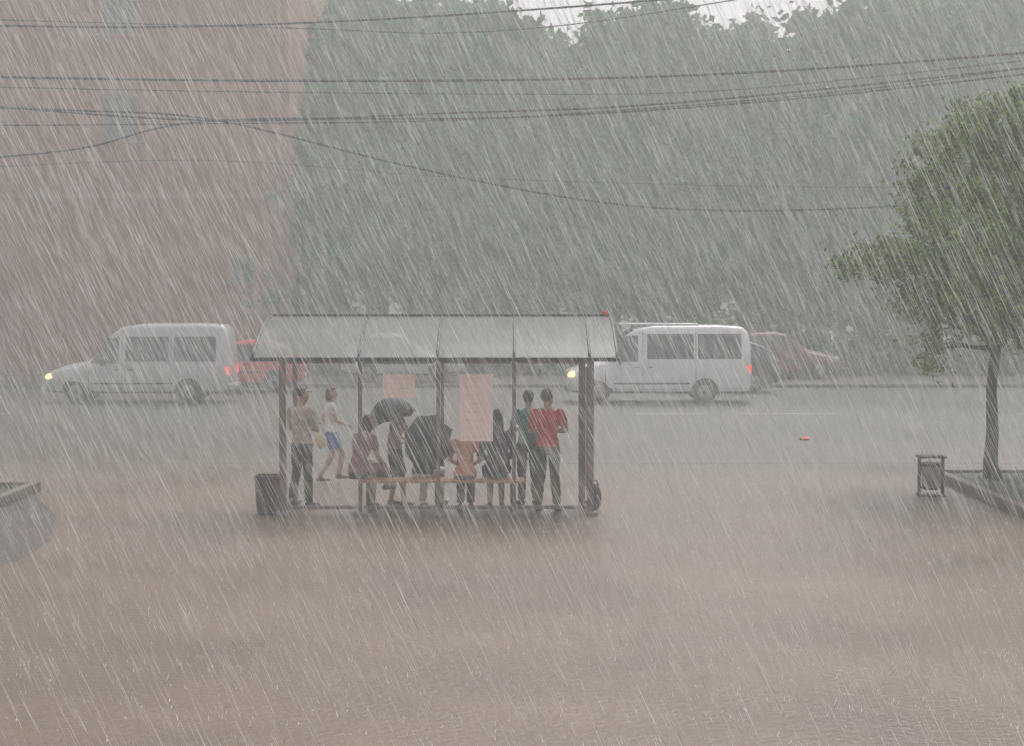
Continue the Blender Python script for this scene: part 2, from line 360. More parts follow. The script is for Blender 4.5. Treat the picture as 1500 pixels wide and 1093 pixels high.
# ------------------------------------------------------------ bus shelter
M_steel=mat('painted_steel',(0.19,0.13,0.135),0.4,0.25,3,coat=0.2)
M_dsteel=mat('dark_steel',(0.03,0.042,0.038),0.4,0.25,3)
M_poly=glassy('polycarbonate',0.32,(0.33,0.36,0.33),0.5,0.25)
M_sglass=glassy('shelter_glass',0.91,(0.6,0.6,0.58),0.3,0.08)
M_wood=mat('bench_wood',(0.50,0.23,0.10),0.45,0.25,6)
M_paper=mat('poster_paper',(0.93,0.72,0.66),0.6,0.05,3)
M_ink=mat('poster_ink',(0.70,0.48,0.44),0.6,0.1,3)
M_concrete=mat('concrete',(0.25,0.2,0.18),0.6,0.25,4,0.4)
S=empty('bus_shelter')
PX=[-3.30,-2.185,-1.06,0.03,1.13]; YN=24.5; YF=25.95
def roofp(t):
    y=24.15+t*2.05; z=2.29+0.56*math.sin(t*math.pi/2)**0.9
    return y,z
for i,x in enumerate(PX):
    box('back_post',(x,YN,1.2),(0.095 if i in(0,4) else 0.055,0.07,2.40),M_steel,S,0.008)
    box('post_foot',(x,YN,0.03),(0.20,0.18,0.06),M_concrete,S,0.01)
for i in (0,2,4):
    box('front_post',(PX[i]+(0.0 if i<4 else -0.05),YF,1.37),(0.07,0.07,2.74) if i!=2 else (0.05,0.05,2.74),M_steel,S,0.008)
    box('post_foot',(PX[i],YF,0.03),(0.18,0.18,0.06),M_concrete,S,0.01)
box('side_post',(1.02,25.2,1.25),(0.07,0.09,2.5),M_steel,S)
box('side_panel',(1.13,25.25,1.15),(0.03,1.2,1.9),M_steel,S)
box('side_rail',(PX[0],25.22,0.12),(0.05,1.38,0.05),M_steel,S)
for i in range(4):
    xa,xb=PX[i],PX[i+1]; m=(xa+xb)/2; w=xb-xa-0.10
    box('bottom_rail',(m,YN,0.12),(w,0.045,0.055),M_steel,S,0.006)
    box('top_rail',(m,YN,2.22),(w,0.045,0.05),M_steel,S,0.006)
    bm=bmesh.new(); bm.faces.new([bm.verts.new(q) for q in ((m-w/2,YN,.155),(m+w/2,YN,.155),(m+w/2,YN,2.19),(m-w/2,YN,2.19))])
    obj('glass_pane',bm,M_sglass,S)
bm=bmesh.new(); rb=[-3.68,-2.18,-1.06,0.03,1.10,1.49]
N=14
for i in range(len(rb)-1):
    ring=[]
    for k in range(N+1):
        y,z=roofp(k/N); ring.append((bm.verts.new((rb[i]+0.02,y,z)),bm.verts.new((rb[i+1]-0.02,y,z))))
    for k in range(N): bm.faces.new((ring[k][0],ring[k][1],ring[k+1][1],ring[k+1][0]))
obj('roof_sheet',bm,M_poly,S,True)
for x in rb:
    pts=[(x,roofp(k/N)[0],roofp(k/N)[1]+0.0) for k in range(N+1)]
    tube('roof_rib',pts,0.014 if x not in (rb[0],rb[-1]) else .02,M_dsteel,S,8)
box('roof_near_edge',(-1.095,24.12,2.27),(5.24,0.05,0.06),M_dsteel,S,0.01)
box('roof_far_edge',(-1.095,26.23,2.86),(5.24,0.05,0.05),M_dsteel,S,0.01)
box('roof_lamp_cap',(1.43,26.16,2.90),(0.10,0.05,0.06),mat('red_plastic',(0.6,0.05,0.03),0.4),S,0.01)
for k in (0.3,0.62): 
    y,z=roofp(k); tube('purlin',[(-3.66,y,z-0.045),(1.47,y,z-0.045)],0.012,M_steel,S,8)
for x in PX[1:4]:
    tube('roof_bracket',[(x,YN+0.03,2.1),(x,YN+0.8,2.45),(x,YN+1.3,2.72)],0.016,M_steel,S,8)
B=empty('waiting_bench')
for i,y in enumerate((24.74,24.87,25.00,25.13)):
    box('seat_slat',(-1.03,y,0.465),(2.42,0.11,0.035),M_wood,B,0.006)
for x in (-2.1,-1.1,0.0):
    box('leg',(x,24.93,0.22),(0.05,0.36,0.446),M_dsteel,B)
def poster(x0,x1,y0,y1,lines):
    e=empty('poster'); d=YN-0.02
    xa,xb=WX(x0,d),WX(x1,d); za,zb=WZ(y1,d),WZ(y0,d)
    box('sheet_of_paper',((xa+xb)/2,d,(za+zb)/2),(xb-xa,0.004,zb-za),M_paper,e,0)
    R=random.Random(x0)
    bm=bmesh.new()
    for i in range(lines):
        z=zb-0.06-(zb-za-0.12)*i/max(1,lines-1); w=(xb-xa)*R.uniform(0.45,0.8)
        add_box(bm,((xa+xb)/2-(0.8*(xb-xa)-w)/2,d-0.004,z),(w,0.002,0.005))
    obj('print',bm,M_ink,e)
poster(560,608,548,583,4); poster(673,722,548,647,8)

# ------------------------------------------------------------ bins
M_binr=mat('bin_metal',(0.10,0.055,0.055),0.5,0.3,5)
M_bind=mat('bin_dark',(0.02,0.022,0.022),0.5,0.3,5)
M_binl=mat('bin_panel',(0.24,0.19,0.17),0.5,0.2,5)
e=empty('litter_bin',(WX(391,24.7),24.7,0))
bm=bmesh.new(); add_tube(bm,[(0,0,0.03),(0,0,0.50),(0,0,0.53)],[0.20,0.235,0.24],4,cap=True,fr=(Vector((1,1,0)).normalized(),Vector((-1,1,0)).normalized())); obj('body',bm,M_binr,e)
for sx,sy,lx,ly in ((0,-.165,.36,.03),(0,.165,.36,.03),(-.165,0,.03,.30),(.165,0,.03,.30)): box('rim',(sx,sy,0.55),(lx,ly,0.04),M_binr,e,0.005)
box('base',(0,0,0.015),(0.30,0.30,0.03),M_bind,e)
d=26.9
e=empty('litter_bin',(WX(1366,d),d,0))
for s in (-1,1): box('side_post',(s*0.185,0,0.31),(0.04,0.08,0.62),M_bind,e)
box('top_bar',(0,0,0.625),(0.41,0.36,0.035),M_bind,e); box('foot_bar',(0,0,0.015),(0.40,0.30,0.03),M_bind,e)
bm=bmesh.new(); add_tube(bm,[(0,0,0.10),(0,0,0.13),(0,0,0.52),(0,0,0.53)],[0.11,0.135,0.16,0.155],18); obj('drum',bm,M_binl,e,True)
for z in (0.14,0.50): 
    bm=bmesh.new(); add_tube(bm,[(0,0,z-0.02),(0,0,z+0.02)],[0.155 if z<.3 else 0.168]*2,18); obj('band',bm,M_bind,e,True)
bm=bmesh.new(); add_ell(bm,(0,0,0.20),(0.10,0.16,0.20)); add_ell(bm,(0,-0.12,0.15),(0.08,0.06,0.12)); add_tube(bm,[(-.05,0,.38),(-.03,0,.45),(.03,0,.45),(.05,0,.38)],0.012,8)
obj('backpack',bm,mat('bag_cloth',(0.05,0.04,0.045),0.7,0.3,6,0.5),None,True,(WX(872,25.0),25.02,0))
bm=bmesh.new(); add_box(bm,(0,0,0.02),(0.22,0.12,0.04),0,0.01); add_box(bm,(0,-0.055,0.055),(0.16,0.03,0.045),1,0.008)
obj('road_reflector',bm,[M_bind,mat('glowing_orange_reflector',(0.9,0.15,0.05),0.3,emit=(1,0.2,0.05),estr=0.8)],None,False,(WX(1180,38.6),38.6,-0.12))  # orange face given its own emission in place of light it would reflect

# ------------------------------------------------------------ vehicles
M_tyre=mat('tyre',(0.02,0.02,0.02),0.8); M_rim=mat('wheel_rim',(0.3,0.3,0.3),0.35,metal=0.6)
M_vglass=mat('car_glass',(0.03,0.036,0.038),0.06,0.2,1,spec=0.9)
M_black=mat('black_trim',(0.025,0.025,0.025),0.5)
M_head=mat('headlight_lit',(1,0.7,0.4),0.2,emit=(1.0,0.38,0.11),estr=8)
M_headoff=mat('headlight_off',(0.6,0.6,0.6),0.15)
M_tail=mat('tail_light_lit',(0.7,0.03,0.02),0.3,emit=(1,0.04,0.03),estr=1.4)
M_tailoff=mat('tail_light_off',(0.35,0.02,0.02),0.3)
M_plate=mat('plate',(0.6,0.6,0.6),0.5)
def paint(n,c,r=0.3): return mat(n,c,r,0.06,2,coat=0.6)
def vehicle(name,st,wins,wheels,wr,P,loc,flip,lit=True,screens=(),headz=0.85,tailz=1.0,seams=(),handle=(),bump_m=None):
    L=st[-1][0]
    E=empty(name,loc,0); 
    sg=1 if not flip else -1
    X=lambda x:(x-L/2)*sg
    def itp(x,k):
        xs=[s[0] for s in st]; return float(np.interp(x,xs,[s[k] for s in st]))
    xs=sorted(set([s[0] for s in st]+list(np.linspace(0,L,40))))
    bm=bmesh.new(); rings=[]
    for x in xs:
        zb,zm,zt,wb,wm,wt=[itp(x,k) for k in range(1,7)]
        r=min(0.14,(zt-zm)*0.45)
        half=[(wb*0.86,zb),(wb*0.98,zb+0.06),(wb,zb+0.22),(wm+0.012,(zb+zm)/2+0.08),(wm,zm),((wm*0.5+wt*0.5)+0.01,(zm+zt-r)/2),(wt,zt-r),(wt-r*0.35,zt-r*0.3),(wt-r*1.1,zt),(wt*0.4,zt+0.02)]
        ring=[(y,z) for y,z in half]+[(-y,z) for y,z in reversed(half)]
        rings.append([bm.verts.new((X(x),y,z)) for y,z in ring])
    n=len(rings[0])
    for i in range(len(rings)-1):
        xm=(xs[i]+xs[i+1])/2
        for k in range(n):
            f=bm.faces.new((rings[i][k],rings[i][(k+1)%n],rings[i+1][(k+1)%n],rings[i+1][k]))
            if any(a<xm<b for a,b in screens) and 7<=k<=11: f.material_index=1
            if k==n-1 or k in(0,n-2): f.material_index=2
    bm.faces.new(rings[0]); bm.faces.new(rings[-1][::-1])
    bmesh.ops.recalc_face_normals(bm,faces=bm.faces)
    obj('body',bm,[P,M_vglass,M_black],E,True)
    def sidey(x,z):
        zm,zt,wm,wt=itp(x,2),itp(x,3),itp(x,5),itp(x,6); r=min(0.14,(zt-zm)*0.45)
        pz=[zm,(zm+zt-r)/2,zt-r]; py=[wm,(wm+wt)/2+0.01,wt]
        if z<zm:
            zb=itp(x,1); return float(np.interp(z,[zb+0.22,(zb+zm)/2+0.08,zm],[itp(x,4),wm+0.012,wm]))
        return float(np.interp(z,pz,py))
    bm=bmesh.new(); bmf=bmesh.new()
    def patch(b,poly,off):
        for s in (1,-1):
            (a,b1,c,d)=poly; G=6; vs=[]
            for i in range(G+1):
                row=[]
                for j in range(4):
                    u=i/G; v=j/3
                    x=(a[0]*(1-u)+b1[0]*u)*(1-v)+(d[0]*(1-u)+c[0]*u)*v
                    z=(a[1]*(1-u)+b1[1]*u)*(1-v)+(d[1]*(1-u)+c[1]*u)*v
                    row.append(b.verts.new((X(x),s*(sidey(x,z)+off),z)))
                vs.append(row)
            for i in range(G):
                for j in range(3): b.faces.new((vs[i][j],vs[i+1][j],vs[i+1][j+1],vs[i][j+1]))
    for wv in wins:
        cx=sum(p[0] for p in wv)/4; cz=sum(p[1] for p in wv)/4
        big=[(p[0]+math.copysign(0.035,p[0]-cx),p[1]+math.copysign(0.035,p[1]-cz)) for p in wv]
        patch(bmf,big,0.008); patch(bm,wv,0.016)
    obj('side_windows',bm,M_vglass,E,True); obj('window_rubbers',bmf,M_black,E,True)
    bm=bmesh.new()
    for x,z0,z1 in seams: patch(bm,[(x-0.008,z0),(x+0.008,z0),(x+0.008,z1),(x-0.008,z1)],0.006)
    for x,z in handle: patch(bm,[(x-0.08,z-0.015),(x+0.08,z-0.015),(x+0.08,z+0.015),(x-0.08,z+0.015)],0.02)
    patch(bm,[(wheels[0]+wr*1.3,0.58),(wheels[1]-wr*1.3,0.58),(wheels[1]-wr*1.3,0.63),(wheels[0]+wr*1.3,0.63)],0.014)
    obj('door_seams_and_handles',bm,M_black,E,True)
    for x in wheels:
        wy=sidey(x,0.5)
        for s in (1,-1):
            bm=bmesh.new()
            add_tube(bm,[(X(x),s*(wy-0.25),wr),(X(x),s*(wy+0.008),wr)],[wr*1.2,wr*1.2],28,0,fr=(Vector((1,0,0)),Vector((0,0,1))))
            bmesh.ops.bisect_plane(bm,geom=bm.verts[:]+bm.edges[:]+bm.faces[:],plane_co=(0,0,wr*0.85),plane_no=(0,0,-1),clear_outer=True)
            obj('wheel_arch',bm,M_black,E)
            bm=bmesh.new()
            fr=(Vector((1,0,0)),Vector((0,0,1)))
            add_tube(bm,[(X(x),s*(wy-0.20),wr),(X(x),s*(wy-0.18),wr),(X(x),s*(wy+0.0),wr),(X(x),s*(wy+0.022),wr)],[wr*0.9,wr,wr,wr*0.9],28,0,fr=fr)
            add_tube(bm,[(X(x),s*(wy-0.0),wr),(X(x),s*(wy+0.03),wr),(X(x),s*(wy+0.035),wr)],[wr*0.62,wr*0.6,wr*0.5],20,1,fr=fr)
            add_tube(bm,[(X(x),s*(wy+0.03),wr),(X(x),s*(wy+0.05),wr)],[wr*0.2,wr*0.15],12,0,fr=fr)
            obj('wheel',bm,[M_tyre,M_rim],E,True)
    for s in (1,-1):
        bm=bmesh.new(); x=0.16; add_ell(bm,(X(x),s*(itp(x,5)-0.10),headz),(0.15,0.13,0.10)); obj('headlight',bm,M_head if lit else M_headoff,E,True)
        bm=bmesh.new(); x=L-0.05; add_box(bm,(X(x),s*(itp(x,5)-0.06),tailz),(0.14,0.14,0.26),0,0.03); obj('tail_light',bm,M_tail if lit else M_tailoff,E,True)
        bm=bmesh.new(); mxx=screens[0][0]+0.55; add_box(bm,(X(mxx),s*(sidey(mxx,st[3][2])+0.14),st[3][2]+0.12),(0.10,0.16,0.22),0,0.03)
        add_box(bm,(X(mxx),s*(sidey(mxx,st[3][2])+0.03),st[3][2]+0.06),(0.05,0.14,0.04),0,0.01); obj('wing_mirror',bm,M_black,E)
    wf=st[1][4]; BM=bump_m or M_black
    bm=bmesh.new(); add_box(bm,(X(0.06),0,0.46),(0.28,2*wf*0.98,0.22),0,0.06); obj('front_bumper',bm,BM,E)
    bm=bmesh.new(); add_box(bm,(X(0.03),0,headz),(0.12,wf*1.0,0.16),0,0.02); obj('grille',bm,M_black,E)
    bm=bmesh.new(); add_box(bm,(X(L-0.02),0,0.48),(0.22,2*st[-1][4]*1.0,0.20),0,0.05); obj('rear_bumper',bm,BM,E)
    box('number_plate',(X(L+0.1),0,0.52),(0.02,0.5,0.11),M_plate,E,0); box('number_plate',(X(-0.09),0,0.48),(0.02,0.5,0.11),M_plate,E,0)
    return E
ZR=-0.12
van_st=[(0.0,.42,.66,.76,.66,.74,.60),(0.12,.34,.84,.96,.86,.90,.74),(0.6,.30,1.0,1.12,.94,.95,.80),(1.25,.30,1.14,1.26,.96,.96,.84),(1.45,.30,1.18,1.42,.97,.97,.80),
        (2.0,.30,1.20,2.12,.98,.97,.76),(2.25,.30,1.20,2.28,.98,.97,.76),(2.9,.30,1.2,2.38,.98,.97,.77),(4.6,.30,1.2,2.40,.98,.97,.77),(5.35,.30,1.2,2.36,.98,.97,.77),(5.5,.32,1.2,2.22,.95,.95,.72),(5.56,.40,1.15,1.9,.92,.93,.70)]
van_w=[[(1.42,1.24),(2.22,1.24),(2.22,1.96),(1.92,1.94)],[(2.50,1.30),(3.72,1.30),(3.72,1.98),(2.50,1.98)],[(3.95,1.30),(5.15,1.30),(5.15,1.98),(3.95,1.98)]]
P_silver=paint('silver_paint',(0.50,0.49,0.48)); P_white=paint('white_paint',(0.82,0.82,0.82)); P_red=paint('red_paint',(0.60,0.02,0.02)); P_red2=paint('faded_red_paint',(0.20,0.03,0.03)); P_dark=paint('dark_paint',(0.03,0.03,0.045)); P_w2=paint('pale_paint',(0.5,0.5,0.5))
M_gbump=mat('grey_bumper',(0.22,0.22,0.22),0.5)
D=51.4
vehicle('minibus_van',van_st,van_w,(0.95,4.35),0.35,P_silver,(WX(198,D),D+1,ZR),False,True,[(1.26,2.24)],0.80,0.98,[(1.35,.4,1.2),(2.35,.4,2.15),(3.83,.4,2.15)],[(2.2,1.02),(2.6,1.02)],M_gbump)
sob_st=[(0.0,.42,.66,.80,.66,.74,.62),(0.10,.34,.86,1.0,.86,.90,.76),(0.5,.30,1.02,1.14,.94,.95,.82),(1.0,.30,1.16,1.26,.96,.96,.84),(1.15,.30,1.18,1.4,.97,.97,.82),
        (1.75,.30,1.22,2.08,.98,.97,.80),(2.0,.30,1.22,2.24,.98,.97,.80),(2.6,.30,1.22,2.34,.98,.97,.80),(4.6,.30,1.22,2.35,.98,.97,.80),(5.30,.30,1.22,2.30,.98,.97,.80),(5.48,.32,1.2,2.16,.95,.95,.76),(5.54,.40,1.15,1.9,.92,.93,.74)]
sob_w=[[(1.18,1.30),(2.10,1.30),(2.10,2.02),(1.70,2.0)],[(2.45,1.38),(3.78,1.38),(3.78,2.06),(2.45,2.06)],[(3.98,1.38),(5.22,1.38),(5.22,2.06),(3.98,2.06)]]
v2=vehicle('passenger_van',sob_st,sob_w,(0.95,4.15),0.35,P_white,(WX(966,D),D+1,ZR),False,True,[(1.02,1.98)],0.86,1.05,[(1.15,.4,1.2),(2.28,.4,2.15),(3.88,.4,2.15)],[(2.1,1.1),(2.5,1.1)],M_gbump)
bm=bmesh.new(); add_box(bm,(0,0,2.39),(2.4,1.2,0.05),0,0.02); obj('roof_vent',bm,P_white,v2)
car_st=[(0.0,.40,.52,.62,.62,.70,.58),(0.12,.30,.62,.74,.80,.82,.68),(0.6,.24,.74,.84,.84,.85,.72),(1.15,.22,.84,.94,.85,.86,.74),(1.35,.22,.88,1.08,.86,.86,.70),(1.95,.22,.90,1.44,.86,.85,.60),(2.4,.22,.90,1.52,.86,.85,.60),
        (3.2,.22,.92,1.50,.86,.85,.60),(3.75,.24,.94,1.34,.86,.84,.60),(4.1,.28,.94,1.10,.84,.82,.66),(4.2,.36,.80,.95,.78,.78,.66)]
car_w=[[(1.5,.96),(2.55,.96),(2.55,1.38),(1.98,1.36)],[(2.66,.96),(3.60,.98),(3.30,1.36),(2.66,1.38)]]
for nm,P,px,d,fl in [('parked_car',P_red,352,57.8,False),('parked_car',P_w2,590,62,True),('parked_car',P_dark,1046,57.6,False),('parked_car',P_red2,1144,64.5,True)]:
    c=vehicle(nm,car_st,car_w,(0.8,3.35),0.31,P,(WX(px,d),d,ZR if d<60 else 0.0),fl,False,[(1.16,1.96),(3.3,4.05)],0.64,0.82,[(1.5,.35,.9),(2.6,.35,1.4)],[(2.4,.84),(3.4,.85)],P)
    c.scale=(1.0,1.0,1.15)

# ------------------------------------------------------------ people
M_skin=mat('skin',(0.48,0.27,0.19),0.5,0.06,5); M_hairk=mat('dark_hair',(0.02,0.015,0.012),0.5,0.3,20,0.6,60); M_hairb=mat('brown_hair',(0.09,0.045,0.025),0.5,0.3,20,0.6,60)
M_hairl=mat('blond_hair',(0.35,0.22,0.10),0.5,0.3,20,0.6,60)
M_eye=mat('eye',(0.03,0.02,0.02),0.2); M_lip=mat('lips',(0.40,0.15,0.12),0.5)
def cloth(n,c,var=0.15): return mat(n,c,0.85,var,6,0.6,14)
def dist_seg(P,a,b,ra,rb):
    a=np.array(a);b=np.array(b);ab=b-a; t=np.clip(((P-a)@ab)/max(1e-9,ab@ab),0,1)
    return np.linalg.norm(P-(a+t[:,None]*ab),axis=1)-(ra+(rb-ra)*t)
DEF=dict(pelvis=(0,0,.95),waist=(0,0,1.09),chest=(0,0,1.30),neck=(0,-.01,1.47),head=(0,.02,1.625),
 sl=(-.185,-.01,1.415),sr=(.185,-.01,1.415),el=(-.245,-.03,1.13),er=(.245,-.03,1.13),wl=(-.24,.07,.90),wr=(.24,.07,.90),
 hl=(-.09,0,.91),hr=(.09,0,.91),kl=(-.10,.02,.50),kr=(.10,.02,.50),al=(-.11,-.03,.09),ar=(.11,-.03,.09),tl=(-.135,.13,.035),tr=(.135,.13,.035))
def person(name,loc,heading,height,pose,top,bottom,shoes,hair,hairstyle='short',sleeve=0.6,trouser=1.0,fem=False,skirt=None,look=0.0,bulk=1.0):
    J={k:Vector(v) for k,v in DEF.items()}
    for k,v in pose.items(): J[k]=Vector(v)
    ws=0.88 if fem else 1.0
    prim=[]
    bm=bmesh.new()
    MATS=[M_skin,top,bottom,shoes,hair,M_eye,M_lip]
    if skirt: MATS.append(skirt)
    def T(pts,rad,mi,n=14,fr=None):
        add_tube(bm,pts,rad,n,0,True,fr)
        for i in range(len(pts)-1):
            ra=rad[i] if not isinstance(rad[i],tuple) else sum(rad[i])/2; rb2=rad[i+1] if not isinstance(rad[i+1],tuple) else sum(rad[i+1])/2
            prim.append((pts[i],pts[i+1],ra,rb2,mi))
    lat=(J['sr']-J['sl']).normalized(); lat2=(J['hr']-J['hl']).normalized()
    def ring(c,up,rx,ry,la):
        f=up.normalized().cross(la).normalized(); return [c+la*rx*math.cos(t*2*math.pi/20)+f*ry*math.sin(t*2*math.pi/20) for t in range(20)]
    upp=(J['waist']-J['pelvis']).normalized(); upc=(J['neck']-J['chest']).normalized()
    p=J['pelvis']
    hb=1.06 if fem else 1.0
    rr=[(p-upp*0.13,upp,.10,.075,lat2),(p-upp*0.07,upp,.155*hb,.11,lat2),(p,upp,.168*hb*bulk,.122*bulk,lat2),(p.lerp(J['waist'],.6),upp,.155*bulk,.112*bulk,lat2),(J['waist'],(upp+upc).normalized(),(.125 if fem else .148)*bulk,.105*bulk,lat2.lerp(lat,.5).normalized()),
        (J['waist'].lerp(J['chest'],.5),upc,.152*ws*bulk,.112*bulk,lat),(J['chest'],upc,.178*ws*bulk,.122*bulk,lat),(J['chest'].lerp(J['neck'],.45),upc,.180*ws,.11,lat),(J['chest'].lerp(J['neck'],.75),upc,.14*ws,.085,lat),(J['neck'],upc,.065,.062,lat)]
    R=[[bm.verts.new(q) for q in ring(*a)] for a in rr]
    for i in range(len(R)-1):
        for k in range(20): bm.faces.new((R[i][k],R[i][(k+1)%20],R[i+1][(k+1)%20],R[i+1][k]))
    bm.faces.new(R[0][::-1]); bm.faces.new(R[-1])
    hem=p.lerp(J['waist'],0.15)-upp*0.05
    for s in (-.09,0,.09):
        prim.append((hem+lat*s,J['chest']+lat*s,.09,.1,1))
        prim.append((p-upp*0.13+lat2*s,p-upp*0.06+lat2*s,.085,.09,2))
    prim.append((J['sl'],J['sr'],.06,.06,1))
    T([J['neck']-upc*0.03,J['head']-Vector((0,0,0.05))],[.056,.052],0)
    hq=Matrix.Rotation(look,3,'Z'); h=J['head']
    add_ell(bm,h+Vector((0,-.008,.025)),(.076,.094,.098),0,hq,20,14)
    add_ell(bm,h+hq@Vector((0,.03,-.045)),(.055,.062,.068),0,hq,16,12)
    add_ell(bm,h+hq@Vector((0,.095,-.012)),(.012,.02,.024),0,hq,8,8)
    for s in (-1,1): add_ell(bm,h+hq@Vector((s*.078,-.005,0)),(.010,.018,.030),0,hq,8,8)
    prim.append((h,h+Vector((0,0,.02)),.1,.1,0))
    for S_,sh,el,wr_ in (('l','sl','el','wl'),('r','sr','er','wr')):
        a,b_,c=J[sh],J[el],J[wr_]; a=Vector((a.x*ws,a.y,a.z))
        add_ell(bm,a,(.062,.062,.06)); prim.append((a,a,.062,.062,1))
        sl=sleeve
        if sl<=1:
            m=a.lerp(b_,sl); T([a,m],[.066,.062*ws],1)
            if sl<0.98: T([m-(m-a)*.02,b_],[.047*ws,.041*ws],0)
            T([b_,b_.lerp(c,.3),c],[.041*ws,.043*ws,.027],0)
        else:
            T([a,b_],[.066,.053],1); T([b_,b_.lerp(c,.9)],[.052,.042],1); T([b_.lerp(c,.9),c],[.030,.026],0)
        add_ell(bm,b_,(.043*ws,)*3); prim.append((b_,b_,.042,.042,0 if sl<0.98 else 1))
        hd=(c-b_).normalized(); ha,hb_=frame_of(hd)
        rot=Matrix((ha,hb_,hd)).transposed()
        add_ell(bm,c+hd*.045,(.040,.018,.05),0,rot); prim.append((c,c+hd*.09,.03,.03,0))
    for hip,kn,an,to in (('hl','kl','al','tl'),('hr','kr','ar','tr')):
        a,b_,c,t=J[hip],J[kn],J[an],J[to]
        if trouser>=1:
            T([a,a.lerp(b_,.5),b_,b_.lerp(c,.4),b_.lerp(c,.96)],[.094,.082,.068,.066,.060],2)
        else:
            u=trouser*2
            if u<=1: m=a.lerp(b_,u); T([a,m],[.095,.088],2); T([m-(m-a)*.05,b_],[.078,.054],0); T([b_,b_.lerp(c,.35),c],[.054,.056,.036],0); prim.append((b_,b_,.055,.055,0))
            else: m=b_.lerp(c,u-1); T([a,b_,m],[.095,.08,.078],2); T([m-(m-b_)*.05,c],[.054,.036],0)
        add_ell(bm,b_,(.062 if trouser>=1 else .055,)*3)
        add_ell(bm,a,(.093,)*3)
        T([b_.lerp(c,.9),c],[.038,.040],0 if trouser<1 else 2)
        fd=(t-c); fd.z=0; fd=fd.normalized() if fd.length>.01 else Vector((0,1,0))
        sd=Vector((0,0,1)).cross(fd); base=c-Vector((0,0,.045))
        pts=[base-fd*.065,base-fd*.03,base+fd*.06,base+fd*.14,base+fd*.185]
        pts=[Vector((q.x,q.y,c.z-.048-(i>2)*.01)) for i,q in enumerate(pts)]
        T(pts,[(.028,.032),(.040,.042),(.046,.036),(.046,.028),(.03,.018)],3,12,(sd,Vector((0,0,1))))
        prim.append((c-Vector((0,0,.06)),c-Vector((0,0,.03)),.05,.045,3))
    me=bpy.data.meshes.new('tmp'); bmesh.ops.recalc_face_normals(bm,faces=bm.faces); bm.to_mesh(me); bm.free()
    to=bpy.data.objects.new('tmp',me); link(to)
    md=to.modifiers.new('r','REMESH'); md.mode='VOXEL'; md.voxel_size=0.0115; md.use_smooth_shade=True
    ms=to.modifiers.new('s','SMOOTH'); ms.factor=0.5; ms.iterations=4
    dg=bpy.context.evaluated_depsgraph_get(); ev=to.evaluated_get(dg)
    m2=bpy.data.meshes.new_from_object(ev); bpy.data.objects.remove(to)
    n=len(m2.polygons); C=np.empty(n*3); m2.polygons.foreach_get('center',C); C=C.reshape(-1,3)
    best=np.full(n,1e9); mi=np.zeros(n,int)
    for a,b_,ra,rb2,m in prim:
        d=dist_seg(C,a,b_,ra,rb2); k=d<best; best[k]=d[k]; mi[k]=m
    bm=bmesh.new(); bm.from_mesh(m2); bm.faces.ensure_lookup_table()
    for i,f_ in enumerate(bm.faces): f_.material_index=int(mi[i]); f_.smooth=True
    nb=len(bm.faces)
    sd=random.random()*50
    for v_ in bm.verts:
        ms_={f_.material_index for f_ in v_.link_faces}
        if ms_ & {1,2} and not ms_&{0}:
            v_.co+=v_.normal*0.014*mn.noise(Vector((v_.co.x*11+sd,v_.co.y*11,v_.co.z*16)))
    for sh,el,wr_,sg in (('sl','el','wl',-1),('sr','er','wr',1)):
        c=J[wr_]; hd=(c-J[el]).normalized(); ha,hb_=frame_of(hd); base=c+hd*.082
        for k,(o_,l_) in enumerate([(-.027,.060),(-.009,.072),(.009,.066),(.026,.050)]):
            p0=base+ha*o_-hd*.012; p1=p0+hd*l_*.45; p2=p1+(hd*.8-hb_*.6)*l_*.35; p3=p2+(hd*.4-hb_*.9)*l_*.25
            add_tube(bm,[p0,p1,p2,p3],[.009,.0085,.008,.006],6,0)
        q=c+hd*.03+ha*.034*(-sg); add_tube(bm,[q-ha*.01*(-sg),q+ha*.022*(-sg)+hd*.02,q+ha*.028*(-sg)+hd*.048],[.011,.010,.007],6,0)
    for s in (-1,1): add_ell(bm,h+hq@Vector((s*.030,.084,.008)),(.011,.008,.007),5,hq,8,6)
    add_ell(bm,h+hq@Vector((0,.088,-.052)),(.022,.008,.007),6,hq,8,6)
    def hair_ell(c,s,cut=True):
        r=bmesh.ops.create_uvsphere(bm,u_segments=26,v_segments=18,radius=1.0)
        for v_ in r['verts']:
            q=v_.co.copy(); w_=1+0.05*mn.noise(q*3.1+Vector((sd,0,0)))+0.03*mn.noise(q*9)
            q=Vector((q.x*s[0],q.y*s[1],q.z*s[2]))*w_
            if cut and q.y>0.02 and q.z<0.045: q.y=0.02; q*=0.9
            v_.co=h+hq@(q+c)
        for f_ in set(f for v_ in r['verts'] for f in v_.link_faces): f_.material_index=4; f_.smooth=True
    if hairstyle=='cap':
        hair_ell(Vector((0,-.012,.045)),(.088,.104,.088)); add_ell(bm,h+hq@Vector((0,.10,.055)),(.06,.06,.008),4,hq)
    else:
        hair_ell(Vector((0,-.014,.035)),(.086,.104,.103))
    if hairstyle=='long':
        add_tube(bm,[h+hq@Vector((0,-.035,.03)),h+hq@Vector((0,-.07,-.06)),h+hq@Vector((0,-.085,-.16)),h+hq@Vector((0,-.09,-.27)),h+hq@Vector((0,-.08,-.33))],[(.075,.06),(.088,.05),(.085,.04),(.07,.03),(.03,.012)],14,4,fr=(hq@Vector((1,0,0)),hq@Vector((0,1,0))))
    if hairstyle=='bob':
        add_tube(bm,[h+hq@Vector((0,-.03,.04)),h+hq@Vector((0,-.045,-.04)),h+hq@Vector((0,-.045,-.12))],[(.086,.08),(.098,.075),(.085,.055)],14,4,fr=(hq@Vector((1,0,0)),hq@Vector((0,1,0))))
